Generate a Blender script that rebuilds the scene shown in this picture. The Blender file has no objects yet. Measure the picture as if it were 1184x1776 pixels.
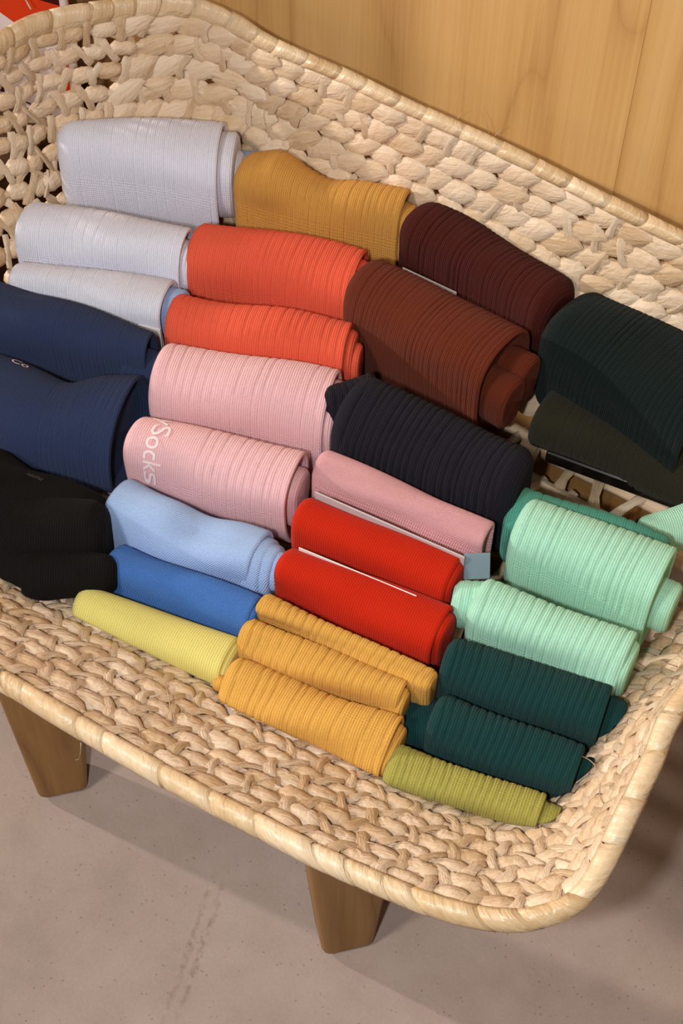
import bpy, bmesh, math, random
import numpy as np
from mathutils import Vector, Matrix

random.seed(7)
rng = np.random.default_rng(7)
scene = bpy.context.scene
col = scene.collection

# ------------------------------------------------------------------ camera
F_PX = 2450.0
PP = np.array([592.0, 888.0])
V2 = np.array([550.0, 2900.0]) - PP                      # vanishing point of the verticals
dn = np.array([V2[0], V2[1], F_PX]); dn /= np.linalg.norm(dn)
lx = -5390.0
ly = (-F_PX * F_PX - lx * V2[0]) / V2[1]
Lv = np.array([lx, ly, F_PX]); Lv /= np.linalg.norm(Lv)
AX = -Lv; AZ = -dn; AY = np.cross(AZ, AX)
RWC = np.stack([AX, AY, AZ])                             # camera frame (right, down, forward) -> world
_fw = RWC @ np.array([0, 0, 1.0])
CAM = -_fw * 0.90 + np.array([0, 0, 0.27])


def unp(px, py, z):
    d = RWC @ np.array([px - PP[0], py - PP[1], F_PX])
    return CAM + d * ((z - CAM[2]) / d[2])


def proj(P):
    v = RWC.T @ (np.asarray(P, float) - CAM)
    return PP + F_PX * v[:2] / v[2]


cd = bpy.data.cameras.new('camera')
cd.sensor_fit = 'VERTICAL'; cd.sensor_height = 36.0; cd.lens = F_PX / 1776.0 * 36.0
cd.clip_start = 0.02; cd.clip_end = 50
cam = bpy.data.objects.new('camera', cd); col.objects.link(cam)
m = Matrix.Identity(4)
for r in range(3):
    m[r][0] = RWC[r, 0]; m[r][1] = -RWC[r, 1]; m[r][2] = -RWC[r, 2]; m[r][3] = CAM[r]
cam.matrix_world = m
scene.camera = cam

# ------------------------------------------------------------------ world, lamps, exposure
scene.view_settings.view_transform = 'Standard'
scene.view_settings.look = 'None'
scene.view_settings.gamma = 1.0
scene.view_settings.use_curve_mapping = False
scene.view_settings.exposure = 0.0

w = bpy.data.worlds.new('shop_ambient'); scene.world = w; w.use_nodes = True
w.node_tree.nodes['Background'].inputs[0].default_value = (1.0, 0.97, 0.93, 1)
w.node_tree.nodes['Background'].inputs[1].default_value = 0.085


def area(name, loc, target, size, power, color):
    ld = bpy.data.lights.new(name, 'AREA'); ld.shape = 'DISK'; ld.size = size
    ld.energy = power; ld.color = color
    o = bpy.data.objects.new(name, ld); col.objects.link(o)
    o.location = loc
    o.rotation_euler = (Vector(target) - Vector(loc)).to_track_quat('-Z', 'Y').to_euler()
    return o


area('camera_flash', (0.265, -0.53, 0.95), (-0.15, 0.12, 0.27), 0.035, 4.6, (0.97, 0.98, 1.0))
area('ceiling_spot_front', (-0.45, -1.65, 2.20), (-0.1, 0.1, 0.2), 0.40, 27.0, (1.0, 0.92, 0.84))
area('added_side_lamp', (-4.0, -0.80, 1.28), (0.0, 0.25, 0.35), 0.14, 125.0, (1.0, 0.90, 0.80))  # low lamp added so the cushion throws its shadow along the panel


# ------------------------------------------------------------------ helpers
def lin(rgb):
    out = []
    for c in rgb:
        c = c / 255.0
        out.append(c / 12.92 if c <= 0.04045 else ((c + 0.055) / 1.055) ** 2.4)
    return tuple(out) + (1.0,)


class NT:
    """tiny wrapper for node trees"""
    def __init__(self, name):
        self.m = bpy.data.materials.new(name); self.m.use_nodes = True
        self.t = self.m.node_tree
        self.b = self.t.nodes['Principled BSDF']

    def n(self, kind, **kw):
        x = self.t.nodes.new(kind)
        for k, v in kw.items():
            setattr(x, k, v)
        return x

    def l(self, a, b):
        self.t.links.new(a, b)

    def val(self, sock, v):
        if hasattr(v, 'is_output'):
            self.l(v, sock)
        else:
            sock.default_value = v

    def math(self, op, a, b=0.0, c=None):
        x = self.n('ShaderNodeMath', operation=op)
        self.val(x.inputs[0], a); self.val(x.inputs[1], b)
        if c is not None:
            self.val(x.inputs[2], c)
        return x.outputs[0]

    def noise(self, vec, scale, detail=2.0, rough=0.5, dist=0.0):
        x = self.n('ShaderNodeTexNoise')
        self.l(vec, x.inputs['Vector'])
        x.inputs['Scale'].default_value = scale; x.inputs['Detail'].default_value = detail
        x.inputs['Roughness'].default_value = rough; x.inputs['Distortion'].default_value = dist
        return x.outputs[0]

    def mapping(self, vec, scale=(1, 1, 1), rot=(0, 0, 0), loc=(0, 0, 0)):
        x = self.n('ShaderNodeMapping')
        self.l(vec, x.inputs['Vector'])
        x.inputs['Scale'].default_value = scale; x.inputs['Rotation'].default_value = rot
        x.inputs['Location'].default_value = loc
        return x.outputs[0]

    def ramp(self, fac, stops):
        x = self.n('ShaderNodeValToRGB')
        while len(x.color_ramp.elements) < len(stops):
            x.color_ramp.elements.new(0.5)
        for e, (p, c) in zip(x.color_ramp.elements, stops):
            e.position = p; e.color = c
        self.l(fac, x.inputs[0])
        return x.outputs[0]

    def mix(self, fac, a, b, mode='MIX'):
        x = self.n('ShaderNodeMix', data_type='RGBA', blend_type=mode)
        self.val(x.inputs[0], fac); self.val(x.inputs[6], a); self.val(x.inputs[7], b)
        return x.outputs[2]

    def bump(self, h, strength, dist):
        x = self.n('ShaderNodeBump')
        x.inputs['Strength'].default_value = strength; x.inputs['Distance'].default_value = dist
        self.l(h, x.inputs['Height']); self.l(x.outputs[0], self.b.inputs['Normal'])

    def uv(self):
        return self.n('ShaderNodeUVMap').outputs[0]

    def obj(self):
        return self.n('ShaderNodeTexCoord').outputs['Object']


def gray(v):
    return (v, v, v, 1)


def mat_knit(name, rgb, dark=0.78, stitch=0.0016, sheen=0.12, bump=0.85, twill=False):
    k = NT(name); uv = k.uv()
    sep = k.n('ShaderNodeSeparateXYZ'); k.l(uv, sep.inputs[0])
    u, v = sep.outputs[0], sep.outputs[1]
    tau = 2 * math.pi
    if twill:
        uu = k.math('ADD', u, k.math('MULTIPLY', v, 0.6))
    else:
        uu = u
    s1 = k.math('SINE', k.math('MULTIPLY', uu, tau / stitch))
    ph = k.math('MULTIPLY', k.math('ABSOLUTE', s1), 1.6)
    s2 = k.math('SINE', k.math('ADD', k.math('MULTIPLY', v, tau / (stitch * 0.82)), ph))
    h = k.math('ADD', k.math('MULTIPLY', s1, 0.36), k.math('MULTIPLY', s2, 0.17))
    h = k.math('ADD', h, 0.5)
    fz = k.noise(uv, 900.0, 3.0, 0.6)
    h2 = k.math('ADD', h, k.math('MULTIPLY', k.math('SUBTRACT', fz, 0.5), 0.9))
    big = k.noise(uv, 45.0, 3.0, 0.55)
    f = k.math('ADD', k.math('MULTIPLY', h2, 0.7), k.math('MULTIPLY', big, 0.3))
    base = lin(rgb)
    lo = tuple(c * dark for c in base[:3]) + (1,)
    hi = tuple(min(1, c * 1.10 + 0.004) for c in base[:3]) + (1,)
    colr = k.ramp(f, [(0.15, lo), (0.5, base), (0.85, hi)])
    k.l(colr, k.b.inputs['Base Color'])
    k.b.inputs['Roughness'].default_value = 0.92
    k.b.inputs['Specular IOR Level'].default_value = 0.12
    k.b.inputs['Sheen Weight'].default_value = sheen
    k.b.inputs['Sheen Roughness'].default_value = 0.45
    k.b.inputs['Sheen Tint'].default_value = tuple(min(1, 0.35 + 0.65 * c) for c in base[:3]) + (1,)
    k.bump(h2, bump, 0.0006)
    return k.m


def mat_straw(name, warm=0.0, gloss=0.5):
    k = NT(name); uv = k.uv()
    sep = k.n('ShaderNodeSeparateXYZ'); k.l(uv, sep.inputs[0])
    oi = k.n('ShaderNodeObjectInfo')
    wn = k.n('ShaderNodeTexWhiteNoise', noise_dimensions='2D')
    cb = k.n('ShaderNodeCombineXYZ')
    k.l(k.math('FLOOR', sep.outputs[0]), cb.inputs[0]); k.l(oi.outputs['Random'], cb.inputs[1])
    k.l(cb.outputs[0], wn.inputs['Vector'])
    rnd = wn.outputs['Value']
    add = k.n('ShaderNodeVectorMath', operation='ADD')
    cb2 = k.n('ShaderNodeCombineXYZ'); k.l(k.math('MULTIPLY', rnd, 37.0), cb2.inputs[1]); k.l(k.math('MULTIPLY', rnd, 11.0), cb2.inputs[0])
    k.l(uv, add.inputs[0]); k.l(cb2.outputs[0], add.inputs[1])
    streak = k.noise(k.mapping(add.outputs[0], (1.6, 15.0, 1)), 1.0, 4.0, 0.6, 0.3)
    blot = k.noise(add.outputs[0], 2.2, 3.0, 0.5)
    f = k.math('ADD', k.math('MULTIPLY', streak, 0.5), k.math('MULTIPLY', blot, 0.3))
    f = k.math('ADD', f, k.math('MULTIPLY', rnd, 0.26))
    c = k.ramp(f, [(0.22, lin((176, 136, 94 - 12 * warm))), (0.42, lin((208, 178 - 3 * warm, 142 - 18 * warm))),
                   (0.62, lin((224, 199 - 4 * warm, 170 - 22 * warm))), (0.85, lin((236, 218 - 4 * warm, 196 - 22 * warm)))])
    k.l(c, k.b.inputs['Base Color'])
    k.b.inputs['Roughness'].default_value = 0.48
    k.b.inputs['Specular IOR Level'].default_value = gloss
    k.bump(k.math('ADD', streak, k.math('MULTIPLY', k.noise(k.mapping(add.outputs[0], (3.0, 5.0, 1)), 1.0, 2.0, 0.5, 1.5), 1.2)), 0.7, 0.0014)
    return k.m


def mat_wood(name, c0, c1, c2, axis=2, ring=1.0, rough=0.5):
    k = NT(name); oc = k.obj()
    sc = [9.0, 9.0, 9.0]; sc[axis] = 0.9
    mp = k.mapping(oc, tuple(sc))
    warp = k.noise(mp, 0.75 * ring, 2.0, 0.5)
    rings = k.math('ABSOLUTE', k.math('SINE', k.math('MULTIPLY', warp, 30.0)))
    rings = k.math('SUBTRACT', 1.0, k.math('POWER', rings, 0.35))
    sc2 = [320.0, 320.0, 320.0]; sc2[axis] = 7.0
    fine = k.noise(k.mapping(oc, tuple(sc2)), 1.0, 3.0, 0.6)
    sc3 = [5.0, 5.0, 5.0]; sc3[axis] = 1.0
    wide = k.noise(k.mapping(oc, tuple(sc3)), 1.0, 2.0, 0.5)
    f = k.math('ADD', k.math('MULTIPLY', rings, 0.32), k.math('MULTIPLY', fine, 0.42))
    f = k.math('ADD', f, k.math('MULTIPLY', wide, 0.35))
    c = k.ramp(f, [(0.2, c0), (0.5, c1), (0.85, c2)])
    k.l(c, k.b.inputs['Base Color'])
    k.b.inputs['Roughness'].default_value = rough
    k.b.inputs['Specular IOR Level'].default_value = 0.35
    k.bump(fine, 0.12, 0.0006)
    return k.m


def mat_plain(name, rgb, rough=0.5, spec=0.5, alpha=None, trans=0.0):
    k = NT(name); oc = k.obj()
    nz = k.noise(oc, 140.0, 3.0, 0.6)
    b = lin(rgb)
    c = k.ramp(nz, [(0.3, tuple(x * 0.93 for x in b[:3]) + (1,)), (0.7, b)])
    k.l(c, k.b.inputs['Base Color'])
    k.b.inputs['Roughness'].default_value = rough
    k.b.inputs['Specular IOR Level'].default_value = spec
    k.b.inputs['Transmission Weight'].default_value = trans
    return k.m


def mat_concrete():
    k = NT('concrete'); oc = k.obj()
    big = k.noise(oc, 3.5, 5.0, 0.6)
    mid = k.noise(oc, 22.0, 4.0, 0.6)
    fine = k.noise(oc, 420.0, 3.0, 0.7)
    f = k.math('ADD', k.math('MULTIPLY', big, 0.5), k.math('ADD', k.math('MULTIPLY', mid, 0.3), k.math('MULTIPLY', fine, 0.2)))
    c = k.ramp(f, [(0.32, lin((144, 128, 117))), (0.5, lin((165, 147, 136))), (0.68, lin((179, 162, 152)))])
    # dark specks
    vo = k.n('ShaderNodeTexVoronoi'); k.l(oc, vo.inputs['Vector']); vo.inputs['Scale'].default_value = 190.0
    sp = k.math('LESS_THAN', vo.outputs['Distance'], 0.14)
    keep = k.math('GREATER_THAN', k.noise(oc, 60.0, 1.0), 0.52)
    sp = k.math('MULTIPLY', sp, keep)
    c = k.mix(k.math('MULTIPLY', sp, 0.4), c, lin((86, 70, 58)))
    # brown drag stain in front of the stool
    sep = k.n('ShaderNodeSeparateXYZ')
    P = unp(340, 1640, 0.0); Q = unp(365, 1570, 0.0); Q2 = unp(300, 1760, 0.0)
    ang = math.atan2(Q[1] - Q2[1], Q[0] - Q2[0])
    k.l(k.mapping(k.mapping(oc, loc=(-P[0], -P[1], 0)), rot=(0, 0, -ang)), sep.inputs[0])
    wob = k.math('MULTIPLY', k.math('SUBTRACT', k.noise(oc, 70.0, 2.0), 0.5), 0.008)
    ax_ = k.math('ABSOLUTE', k.math('SUBTRACT', k.math('ABSOLUTE', k.math('ADD', sep.outputs[1], wob)), 0.0042))
    g = k.math('SUBTRACT', 1.0, k.math('MINIMUM', k.math('DIVIDE', ax_, 0.0034), 1.0))
    g2 = k.math('SUBTRACT', 1.0, k.math('MINIMUM', k.math('DIVIDE', k.math('ABSOLUTE', sep.outputs[0]), 0.062), 1.0))
    br = k.ramp(k.noise(oc, 160.0, 3.0), [(0.42, gray(0)), (0.6, gray(1))])
    st = k.math('MULTIPLY', k.math('MULTIPLY', g, k.math('POWER', g2, 0.5)), br)
    c = k.mix(k.math('MULTIPLY', st, 0.62), c, lin((116, 88, 66)))
    k.l(c, k.b.inputs['Base Color'])
    k.b.inputs['Roughness'].default_value = 0.62
    k.b.inputs['Specular IOR Level'].default_value = 0.3
    k.bump(k.math('ADD', fine, k.math('MULTIPLY', mid, 0.6)), 0.12, 0.001)
    return k.m


def link_mesh(name, verts, faces, mat, parent=None, origin=None, uvs=None, smooth=True, face_uv=None):
    me = bpy.data.meshes.new(name)
    v = np.asarray(verts, float)
    if origin is not None:
        v = v - np.asarray(origin)
    me.from_pydata(v.tolist(), [], [list(f) for f in faces] if not isinstance(faces, list) else faces)
    if uvs is not None:
        lay = me.uv_layers.new(name='UVMap')
        vi = np.empty(len(me.loops), dtype=np.int64); me.loops.foreach_get('vertex_index', vi)
        lay.data.foreach_set('uv', np.asarray(uvs, float)[vi].ravel())
    if smooth:
        me.polygons.foreach_set('use_smooth', [True] * len(me.polygons))
    me.update()
    me.materials.append(mat)
    o = bpy.data.objects.new(name, me); col.objects.link(o)
    if parent is not None:
        o.parent = parent
    elif origin is not None:
        o.location = origin
    return o


def thing(name, label, cat, loc, group=None):
    o = bpy.data.objects.new(name, None); col.objects.link(o)
    o.empty_display_size = 0.02
    o.location = [float(x) for x in loc]
    o['label'] = label; o['category'] = cat
    if group:
        o['group'] = group
    return o


def box_bm(size, bevel=0.002, seg=2):
    bm = bmesh.new(); bmesh.ops.create_cube(bm, size=1.0)
    for v in bm.verts:
        v.co = Vector((v.co.x * size[0], v.co.y * size[1], v.co.z * size[2]))
    if bevel:
        bmesh.ops.bevel(bm, geom=bm.edges[:], offset=bevel, segments=seg, affect='EDGES', profile=0.5)
    return bm


def bm_obj(name, bm, mat, parent=None, loc=(0, 0, 0), rot=(0, 0, 0), smooth=False):
    me = bpy.data.meshes.new(name); bm.to_mesh(me); bm.free()
    if smooth:
        me.polygons.foreach_set('use_smooth', [True] * len(me.polygons))
    me.materials.append(mat)
    o = bpy.data.objects.new(name, me); col.objects.link(o)
    o.parent = parent; o.location = [float(x) for x in loc]; o.rotation_euler = rot
    return o


# ------------------------------------------------------------------ room: floor and panelled wall
M_conc = mat_concrete()
bm = bmesh.new()
bmesh.ops.create_grid(bm, x_segments=2, y_segments=2, size=5.0)
fl = bm_obj('floor', bm, M_conc, loc=(0, -1.0, 0))
fl['kind'] = 'structure'; fl['label'] = 'speckled grey-beige concrete floor'
# keep object coordinates equal to world coordinates
fl.data.transform(Matrix.Translation((0, -1.0, 0))); fl.location = (0, 0, 0)

WALL_Y = 0.326
M_panel = mat_wood('maple_panel', lin((224, 182, 122)), lin((209, 163, 101)), lin((172, 124, 70)), axis=2, ring=0.8, rough=0.42)
M_back = mat_plain('panel_backing', (170, 122, 70), 0.7, 0.2)
bw = bm_obj('wall_back', box_bm((4.2, 0.02, 1.6), 0.001), M_back, loc=(0, WALL_Y + 0.031, 0.8))
bw['kind'] = 'structure'; bw['label'] = 'maple veneer panelling behind the basket'
xs = [-2.1, -1.12, -0.557, 0.005, 0.567, 1.13, 2.1]
for i in range(len(xs) - 1):
    wd = xs[i + 1] - xs[i]
    p = bm_obj('panel', box_bm((wd - 0.0002, 0.02, 1.59), 0.0002, 1), M_panel, bw,
               ((xs[i] + xs[i + 1]) / 2, -0.0205, 0))

# ------------------------------------------------------------------ stool under the basket
M_leg = mat_wood('stool_wood', lin((158, 120, 72)), lin((138, 100, 56)), lin((104, 72, 36)), axis=2, ring=1.4, rough=0.5)
SEAT_T = 0.176
stool = thing('stool', 'low brown wooden stool carrying the woven basket', 'stool', (-0.02, 0.03, 0))
bm_obj('seat', box_bm((0.33, 0.34, 0.024), 0.006, 3), M_leg, stool, (0, 0, SEAT_T - 0.012), (0, 0, math.radians(7)))


def leg(foot, top, rz, parent, base):
    bm = bmesh.new()
    hh = SEAT_T - 0.0245
    def ring(c, a, b, z):
        out = []
        for sx, sy in ((-1, -1), (1, -1), (1, 1), (-1, 1)):
            x, y = sx * a, sy * b
            out.append(bm.verts.new((c[0] + x * math.cos(rz) - y * math.sin(rz), c[1] + x * math.sin(rz) + y * math.cos(rz), z)))
        return out
    r0 = ring(foot, 0.0185, 0.0155, 0.0003)
    r1 = ring(top, 0.031, 0.0155, hh)
    for i in range(4):
        j = (i + 1) % 4
        bm.faces.new((r0[i], r0[j], r1[j], r1[i]))
    bm.faces.new(r0[::-1]); bm.faces.new(r1)
    bmesh.ops.bevel(bm, geom=bm.edges[:], offset=0.006, segments=4, affect='EDGES', profile=0.5)
    for v in bm.verts:
        v.co -= Vector(base)
    return bm_obj('leg', bm, M_leg, parent)


rz = math.radians(50)
nrm = np.array([math.sin(rz), -math.cos(rz)])     # outward normal of the broad face towards the camera
f1 = (unp(72, 1392, 0)[:2] + unp(150, 1371, 0)[:2]) / 2 - nrm * 0.0150
f2 = (unp(570, 1660, 0)[:2] + unp(641, 1643, 0)[:2]) / 2 - nrm * 0.0150
SB = (-0.02, 0.03, 0)
for ft, dx, dy in ((f1, -0.006, 0.010), (f2, -0.004, 0.006)):
    leg((ft[0], ft[1]), (ft[0] + dx, ft[1] + dy), rz, stool, SB)
off = np.array([-math.sin(math.radians(7)), math.cos(math.radians(7))]) * 0.31
for ft in (f1, f2):
    leg((ft[0] + off[0], ft[1] + off[1]), (ft[0] + off[0], ft[1] + off[1] - 0.008), rz + math.pi / 2, stool, SB)

# ------------------------------------------------------------------ basket
M_straw = mat_straw('palm_leaf', 0.0, 0.4)
M_rim = mat_straw('palm_binding', 0.45, 0.6)
M_rim.node_tree.nodes['Principled BSDF'].inputs['Roughness'].default_value = 0.36

rim_pts = []
for px, py, z in [(330, 14, .352), (400, 38, .352), (470, 78, .351), (592, 130, .350), (700, 182, .350), (884, 266, .350), (1030, 340, .350), (1184, 416, .350)]:
    rim_pts.append(unp(px, py, z))
for p in [(.165, .276, .349), (.218, .255, .347), (.250, .205, .343), (.261, .135, .338), (.259, .06, .332)]:
    rim_pts.append(np.array(p))
for px, py, z in [(1180, 1218, .326), (1130, 1322, .320), (1082, 1422, .314), (1042, 1506, .309), (1008, 1556, .306), (955, 1586, .303),
                  (870, 1597, .301), (760, 1574, .300), (640, 1526, .299), (540, 1480, .299), (450, 1433, .299), (350, 1382, .299),
                  (230, 1315, .299), (100, 1238, .300), (0, 1177, .301)]:
    rim_pts.append(unp(px, py, z))
for p in [(-.14, -.236, .302), (-.23, -.230, .305), (-.32, -.203, .312), (-.40, -.145, .322), (-.453, -.055, .334), (-.474, .045, .344), (-.470, .115, .349)]:
    rim_pts.append(np.array(p))
for px, py, z in [(0, 76, .350), (50, 50, .351), (110, 33, .352), (200, 19, .352), (265, 12, .352)]:
    rim_pts.append(unp(px, py, z))
rim_pts = np.array(rim_pts)


def resample(P, n):
    """closed Catmull-Rom then equal arc length"""
    N = len(P); out = []
    for i in range(N):
        p0, p1, p2, p3 = P[i - 1], P[i], P[(i + 1) % N], P[(i + 2) % N]
        for t in np.linspace(0, 1, 24, endpoint=False):
            out.append(0.5 * ((2 * p1) + (-p0 + p2) * t + (2 * p0 - 5 * p1 + 4 * p2 - p3) * t * t + (-p0 + 3 * p1 - 3 * p2 + p3) * t ** 3))
    Q = np.array(out); Q2 = np.vstack([Q, Q[:1]])
    s = np.concatenate([[0], np.cumsum(np.linalg.norm(np.diff(Q2, axis=0), axis=1))])
    ss = np.linspace(0, s[-1], n, endpoint=False)
    return np.stack([np.interp(ss, s, Q2[:, k]) for k in range(3)], 1), s[-1]


NR = 720
RIM, PERIM = resample(rim_pts, NR)
for _ in range(3):                                             # light smoothing
    RIM = 0.5 * RIM + 0.25 * (np.roll(RIM, 1, 0) + np.roll(RIM, -1, 0))
BASE_Z = 0.197
rc = np.array([(RIM[:, 0].min() + RIM[:, 0].max()) / 2, (RIM[:, 1].min() + RIM[:, 1].max()) / 2])
rh = np.array([np.ptp(RIM[:, 0]) / 2, np.ptp(RIM[:, 1]) / 2])
bc = np.array([-0.106, 0.056]); bh = np.array([0.304, 0.168])
BASE = np.column_stack([(RIM[:, 0] - rc[0]) / rh[0] * bh[0] + bc[0], (RIM[:, 1] - rc[1]) / rh[1] * bh[1] + bc[1], np.full(NR, BASE_Z)])
# outward normals in plan
_t = np.roll(RIM, -1, 0) - np.roll(RIM, 1, 0)
OUTW = np.column_stack([_t[:, 1], -_t[:, 0], np.zeros(NR)])
OUTW /= np.linalg.norm(OUTW, axis=1)[:, None]
if np.mean(np.sum(OUTW[:, :2] * (RIM[:, :2] - rc), axis=1)) < 0:
    OUTW = -OUTW


def wall_pt(t, s):
    """t: 0 base .. 1 rim ; s: 0..1 around"""
    f = (s % 1.0) * NR; i = int(f) % NR; j = (i + 1) % NR; a = f - int(f)
    r = RIM[i] * (1 - a) + RIM[j] * a; b = BASE[i] * (1 - a) + BASE[j] * a
    o = OUTW[i] * (1 - a) + OUTW[j] * a
    k = 0.020 * min(1.0, max(0.0, (r[1] + 0.17) / 0.2))       # the near side hangs out straight, the others belly out
    return b * (1 - t) + r * t + o * (k * math.sin(math.pi * min(max(t, 0), 1)) * (1 - 0.3 * t))


def wall_frame(t, s):
    p = wall_pt(t, s)
    T = wall_pt(t, s + 0.002) - wall_pt(t, s - 0.002); T /= np.linalg.norm(T)
    W = wall_pt(t + 0.02, s) - wall_pt(t - 0.02, s); W -= T * np.dot(W, T); W /= np.linalg.norm(W)
    Nn = np.cross(T, W)
    c3 = np.array([rc[0], rc[1], p[2]])
    if np.dot(Nn, c3 - p) < 0:
        Nn = -Nn
    return p, T, W, Nn


basket = thing('basket', 'large natural palm-leaf basket with bound rim, full of rolled socks', 'basket', (bc[0], bc[1], SEAT_T))
BO = np.array([bc[0], bc[1], SEAT_T])


def leaf_pad(kind, seed):
    """puffed leaf segment: length 2 (x), height 2 (y), thickness 2 (z); kind 0 pillow, kind 1 pointed overlapping leaf"""
    r = random.Random(seed)
    rings, sec = 7, 8
    V, U, Fc = [], [], []
    skew = r.uniform(-0.15, 0.15); tilt = r.uniform(0.20, 0.42)
    for i in range(rings):
        x = -0.95 + 1.9 * i / (rings - 1)
        if kind == 0:
            pr = max((1 - abs(x) ** 3.2) ** 0.5, 0.42); cy = skew * x * 0.3; lift = 0.0
        else:
            pr = max((1 - abs(x) ** 2.4) ** 0.62, 0.25); cy = tilt * x; lift = 0.45 * x
        for k in range(sec):
            a = 2 * math.pi * k / sec + 0.35 * x
            y = math.cos(a) * pr * (1 + r.uniform(-0.05, 0.05)); z = math.sin(a) * pr * (1 + r.uniform(-0.14, 0.08))
            V.append((x + 0.10 * math.cos(a) * (1 if kind else 0.5), cy + y, z + lift))
            U.append((0.02 + 0.96 * i / (rings - 1), k / sec + 0.25 * i / (rings - 1)))
    for i in range(rings - 1):
        for k in range(sec):
            k2 = (k + 1) % sec
            Fc.append((i * sec + k, i * sec + k2, (i + 1) * sec + k2, (i + 1) * sec + k))
    V.append((-1.03, -(tilt if kind else 0), -0.35 if kind else 0.0)); U.append((0.01, 0.5)); V.append((1.06, tilt * 1.2 if kind else 0, 0.35 if kind else 0.0)); U.append((0.99, 0.5))
    b0, b1 = len(V) - 2, len(V) - 1
    for k in range(sec):
        k2 = (k + 1) % sec
        Fc.append((b0, k2, k)); Fc.append((b1, (rings - 1) * sec + k, (rings - 1) * sec + k2))
    return np.array(V), U, Fc


PADS = [leaf_pad(i % 2, 11 + i) for i in range(10)]


def tie_strip(seed):
    """narrow folded strip across two coils, along y"""
    r = random.Random(seed); V, U, Fc = [], [], []
    rings = 6
    for i in range(rings):
        y = -1 + 2 * i / (rings - 1)
        wd = 0.62 + 0.38 * abs(y) + r.uniform(-0.1, 0.1)
        if i in (0, rings - 1):
            wd *= 0.7
        arch = (1 - y * y) * 0.4
        off_ = 0.25 * math.sin(2.2 * y + seed)
        for k, (x, z) in enumerate(((-1, 0), (-0.35, 0.42), (0.25, 0.30), (1, 0.05), (0.0, -0.5))):
            V.append((x * wd + off_, y, z + arch)); U.append((0.1 + 0.8 * i / (rings - 1), k / 5))
    for i in range(rings - 1):
        for k in range(5):
            k2 = (k + 1) % 5
            Fc.append((i * 5 + k, (i + 1) * 5 + k, (i + 1) * 5 + k2, i * 5 + k2))
    Fc.append((0, 1, 2, 3, 4)); e = (rings - 1) * 5; Fc.append((e + 4, e + 3, e + 2, e + 1, e))
    return np.array(V), U, Fc


TIES = [tie_strip(50 + i) for i in range(6)]


def proto_mesh(name, data, mat):
    V, U, Fc = data
    me = bpy.data.meshes.new(name); me.from_pydata(V.tolist(), [], Fc)
    lay = me.uv_layers.new(name='UVMap')
    for lp in me.loops:
        lay.data[lp.index].uv = U[lp.vertex_index]
    me.polygons.foreach_set('use_smooth', [True] * len(me.polygons)); me.materials.append(mat); me.update()
    me.set_sharp_from_angle(angle=math.radians(62))
    return me


PAD_ME = [proto_mesh('leaf_segment', d, M_straw) for d in PADS]
TIE_ME = [proto_mesh('leaf_tie', d, M_straw) for d in TIES]


def openness(p):
    """left end of the basket is an open lattice, long sides are tight"""
    g = 1.03
    if p[0] < -0.33:
        g -= 0.22 * min(1.0, (-0.33 - p[0]) / 0.07)
    if p[1] < -0.10:
        g -= 0.05 * min(1.0, (-0.10 - p[1]) / 0.05)
    return g


ROWS = 9
pads, ties = [], []
for i in range(ROWS):
    t = (i + 0.42) / (ROWS + 0.15)
    n = 92
    ph = random.random() / n
    for k in range(n):
        s = (k + (0.5 if i % 2 else 0.0)) / n + ph * 0.3 + random.uniform(-0.08, 0.08) / n
        p, T, W, Nn = wall_frame(t, s)
        pitch = np.linalg.norm(wall_pt(t + 0.05, s) - wall_pt(t - 0.05, s)) / 0.1 / (ROWS + 0.15)
        step = np.linalg.norm(wall_pt(t, s + 0.5 / n) - wall_pt(t, s - 0.5 / n))
        g = openness(p)
        far = p[1] > 0.13 and p[0] > -0.40                       # leaves overlap on the far side, pillows elsewhere
        sl = math.radians(random.uniform(-9, 9))
        a = T * math.cos(sl) + W * math.sin(sl); b = -T * math.sin(sl) + W * math.cos(sl)
        if np.dot(np.cross(a, b), Nn) < 0:
            a = -a
        if far:
            hl = step * random.uniform(0.76, 0.92); hw = pitch * 0.58 * random.uniform(0.95, 1.12); ht = 0.0052 * random.uniform(0.85, 1.1); kind = random.randrange(5) * 2 + 1
        else:
            hl = step * random.uniform(0.47, 0.54); hw = pitch * 0.5 * g * random.uniform(0.95, 1.08); ht = 0.0062 * random.uniform(0.9, 1.12); kind = random.randrange(5) * 2
        c = p + Nn * random.uniform(-0.0006, 0.0010) + W * random.uniform(-0.0007, 0.0007)
        pads.append((c, a * hl, b * hw, Nn * ht, kind, t))
        # binder strip crossing the row at the joint between two segments
        if random.random() < (0.55 if far else 0.95):
            s2 = s + (0.5 + random.uniform(-0.05, 0.05)) / n
            p2, T2, W2, N2 = wall_frame(t, s2)
            an = math.radians(random.uniform(8, 34)) * (-1 if i % 2 else 1)
            bb_ = W2 * math.cos(an) + T2 * math.sin(an); aa_ = np.cross(bb_, N2)
            ties.append((p2 + N2 * (0.0030 if not far else 0.0022), aa_ * step * random.uniform(0.15, 0.24), bb_ * pitch * random.uniform(0.56, 0.72), N2 * 0.0040, random.randrange(len(TIES)), t))
        # strip from this row to the next one
        if i < ROWS - 1 and g < 1.0 and random.random() < 0.8:
            s2 = s + (0.25 + random.uniform(-0.12, 0.12)) / n; t2 = t + 0.5 / (ROWS + 0.15)
            p2, T2, W2, N2 = wall_frame(t2, s2)
            an = math.radians(random.uniform(-38, 38))
            bb_ = W2 * math.cos(an) + T2 * math.sin(an); aa_ = np.cross(bb_, N2)
            ties.append((p2, aa_ * step * random.uniform(0.16, 0.26), bb_ * pitch * random.uniform(0.5, 0.62), N2 * 0.0040, random.randrange(len(TIES)), t2))


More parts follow.
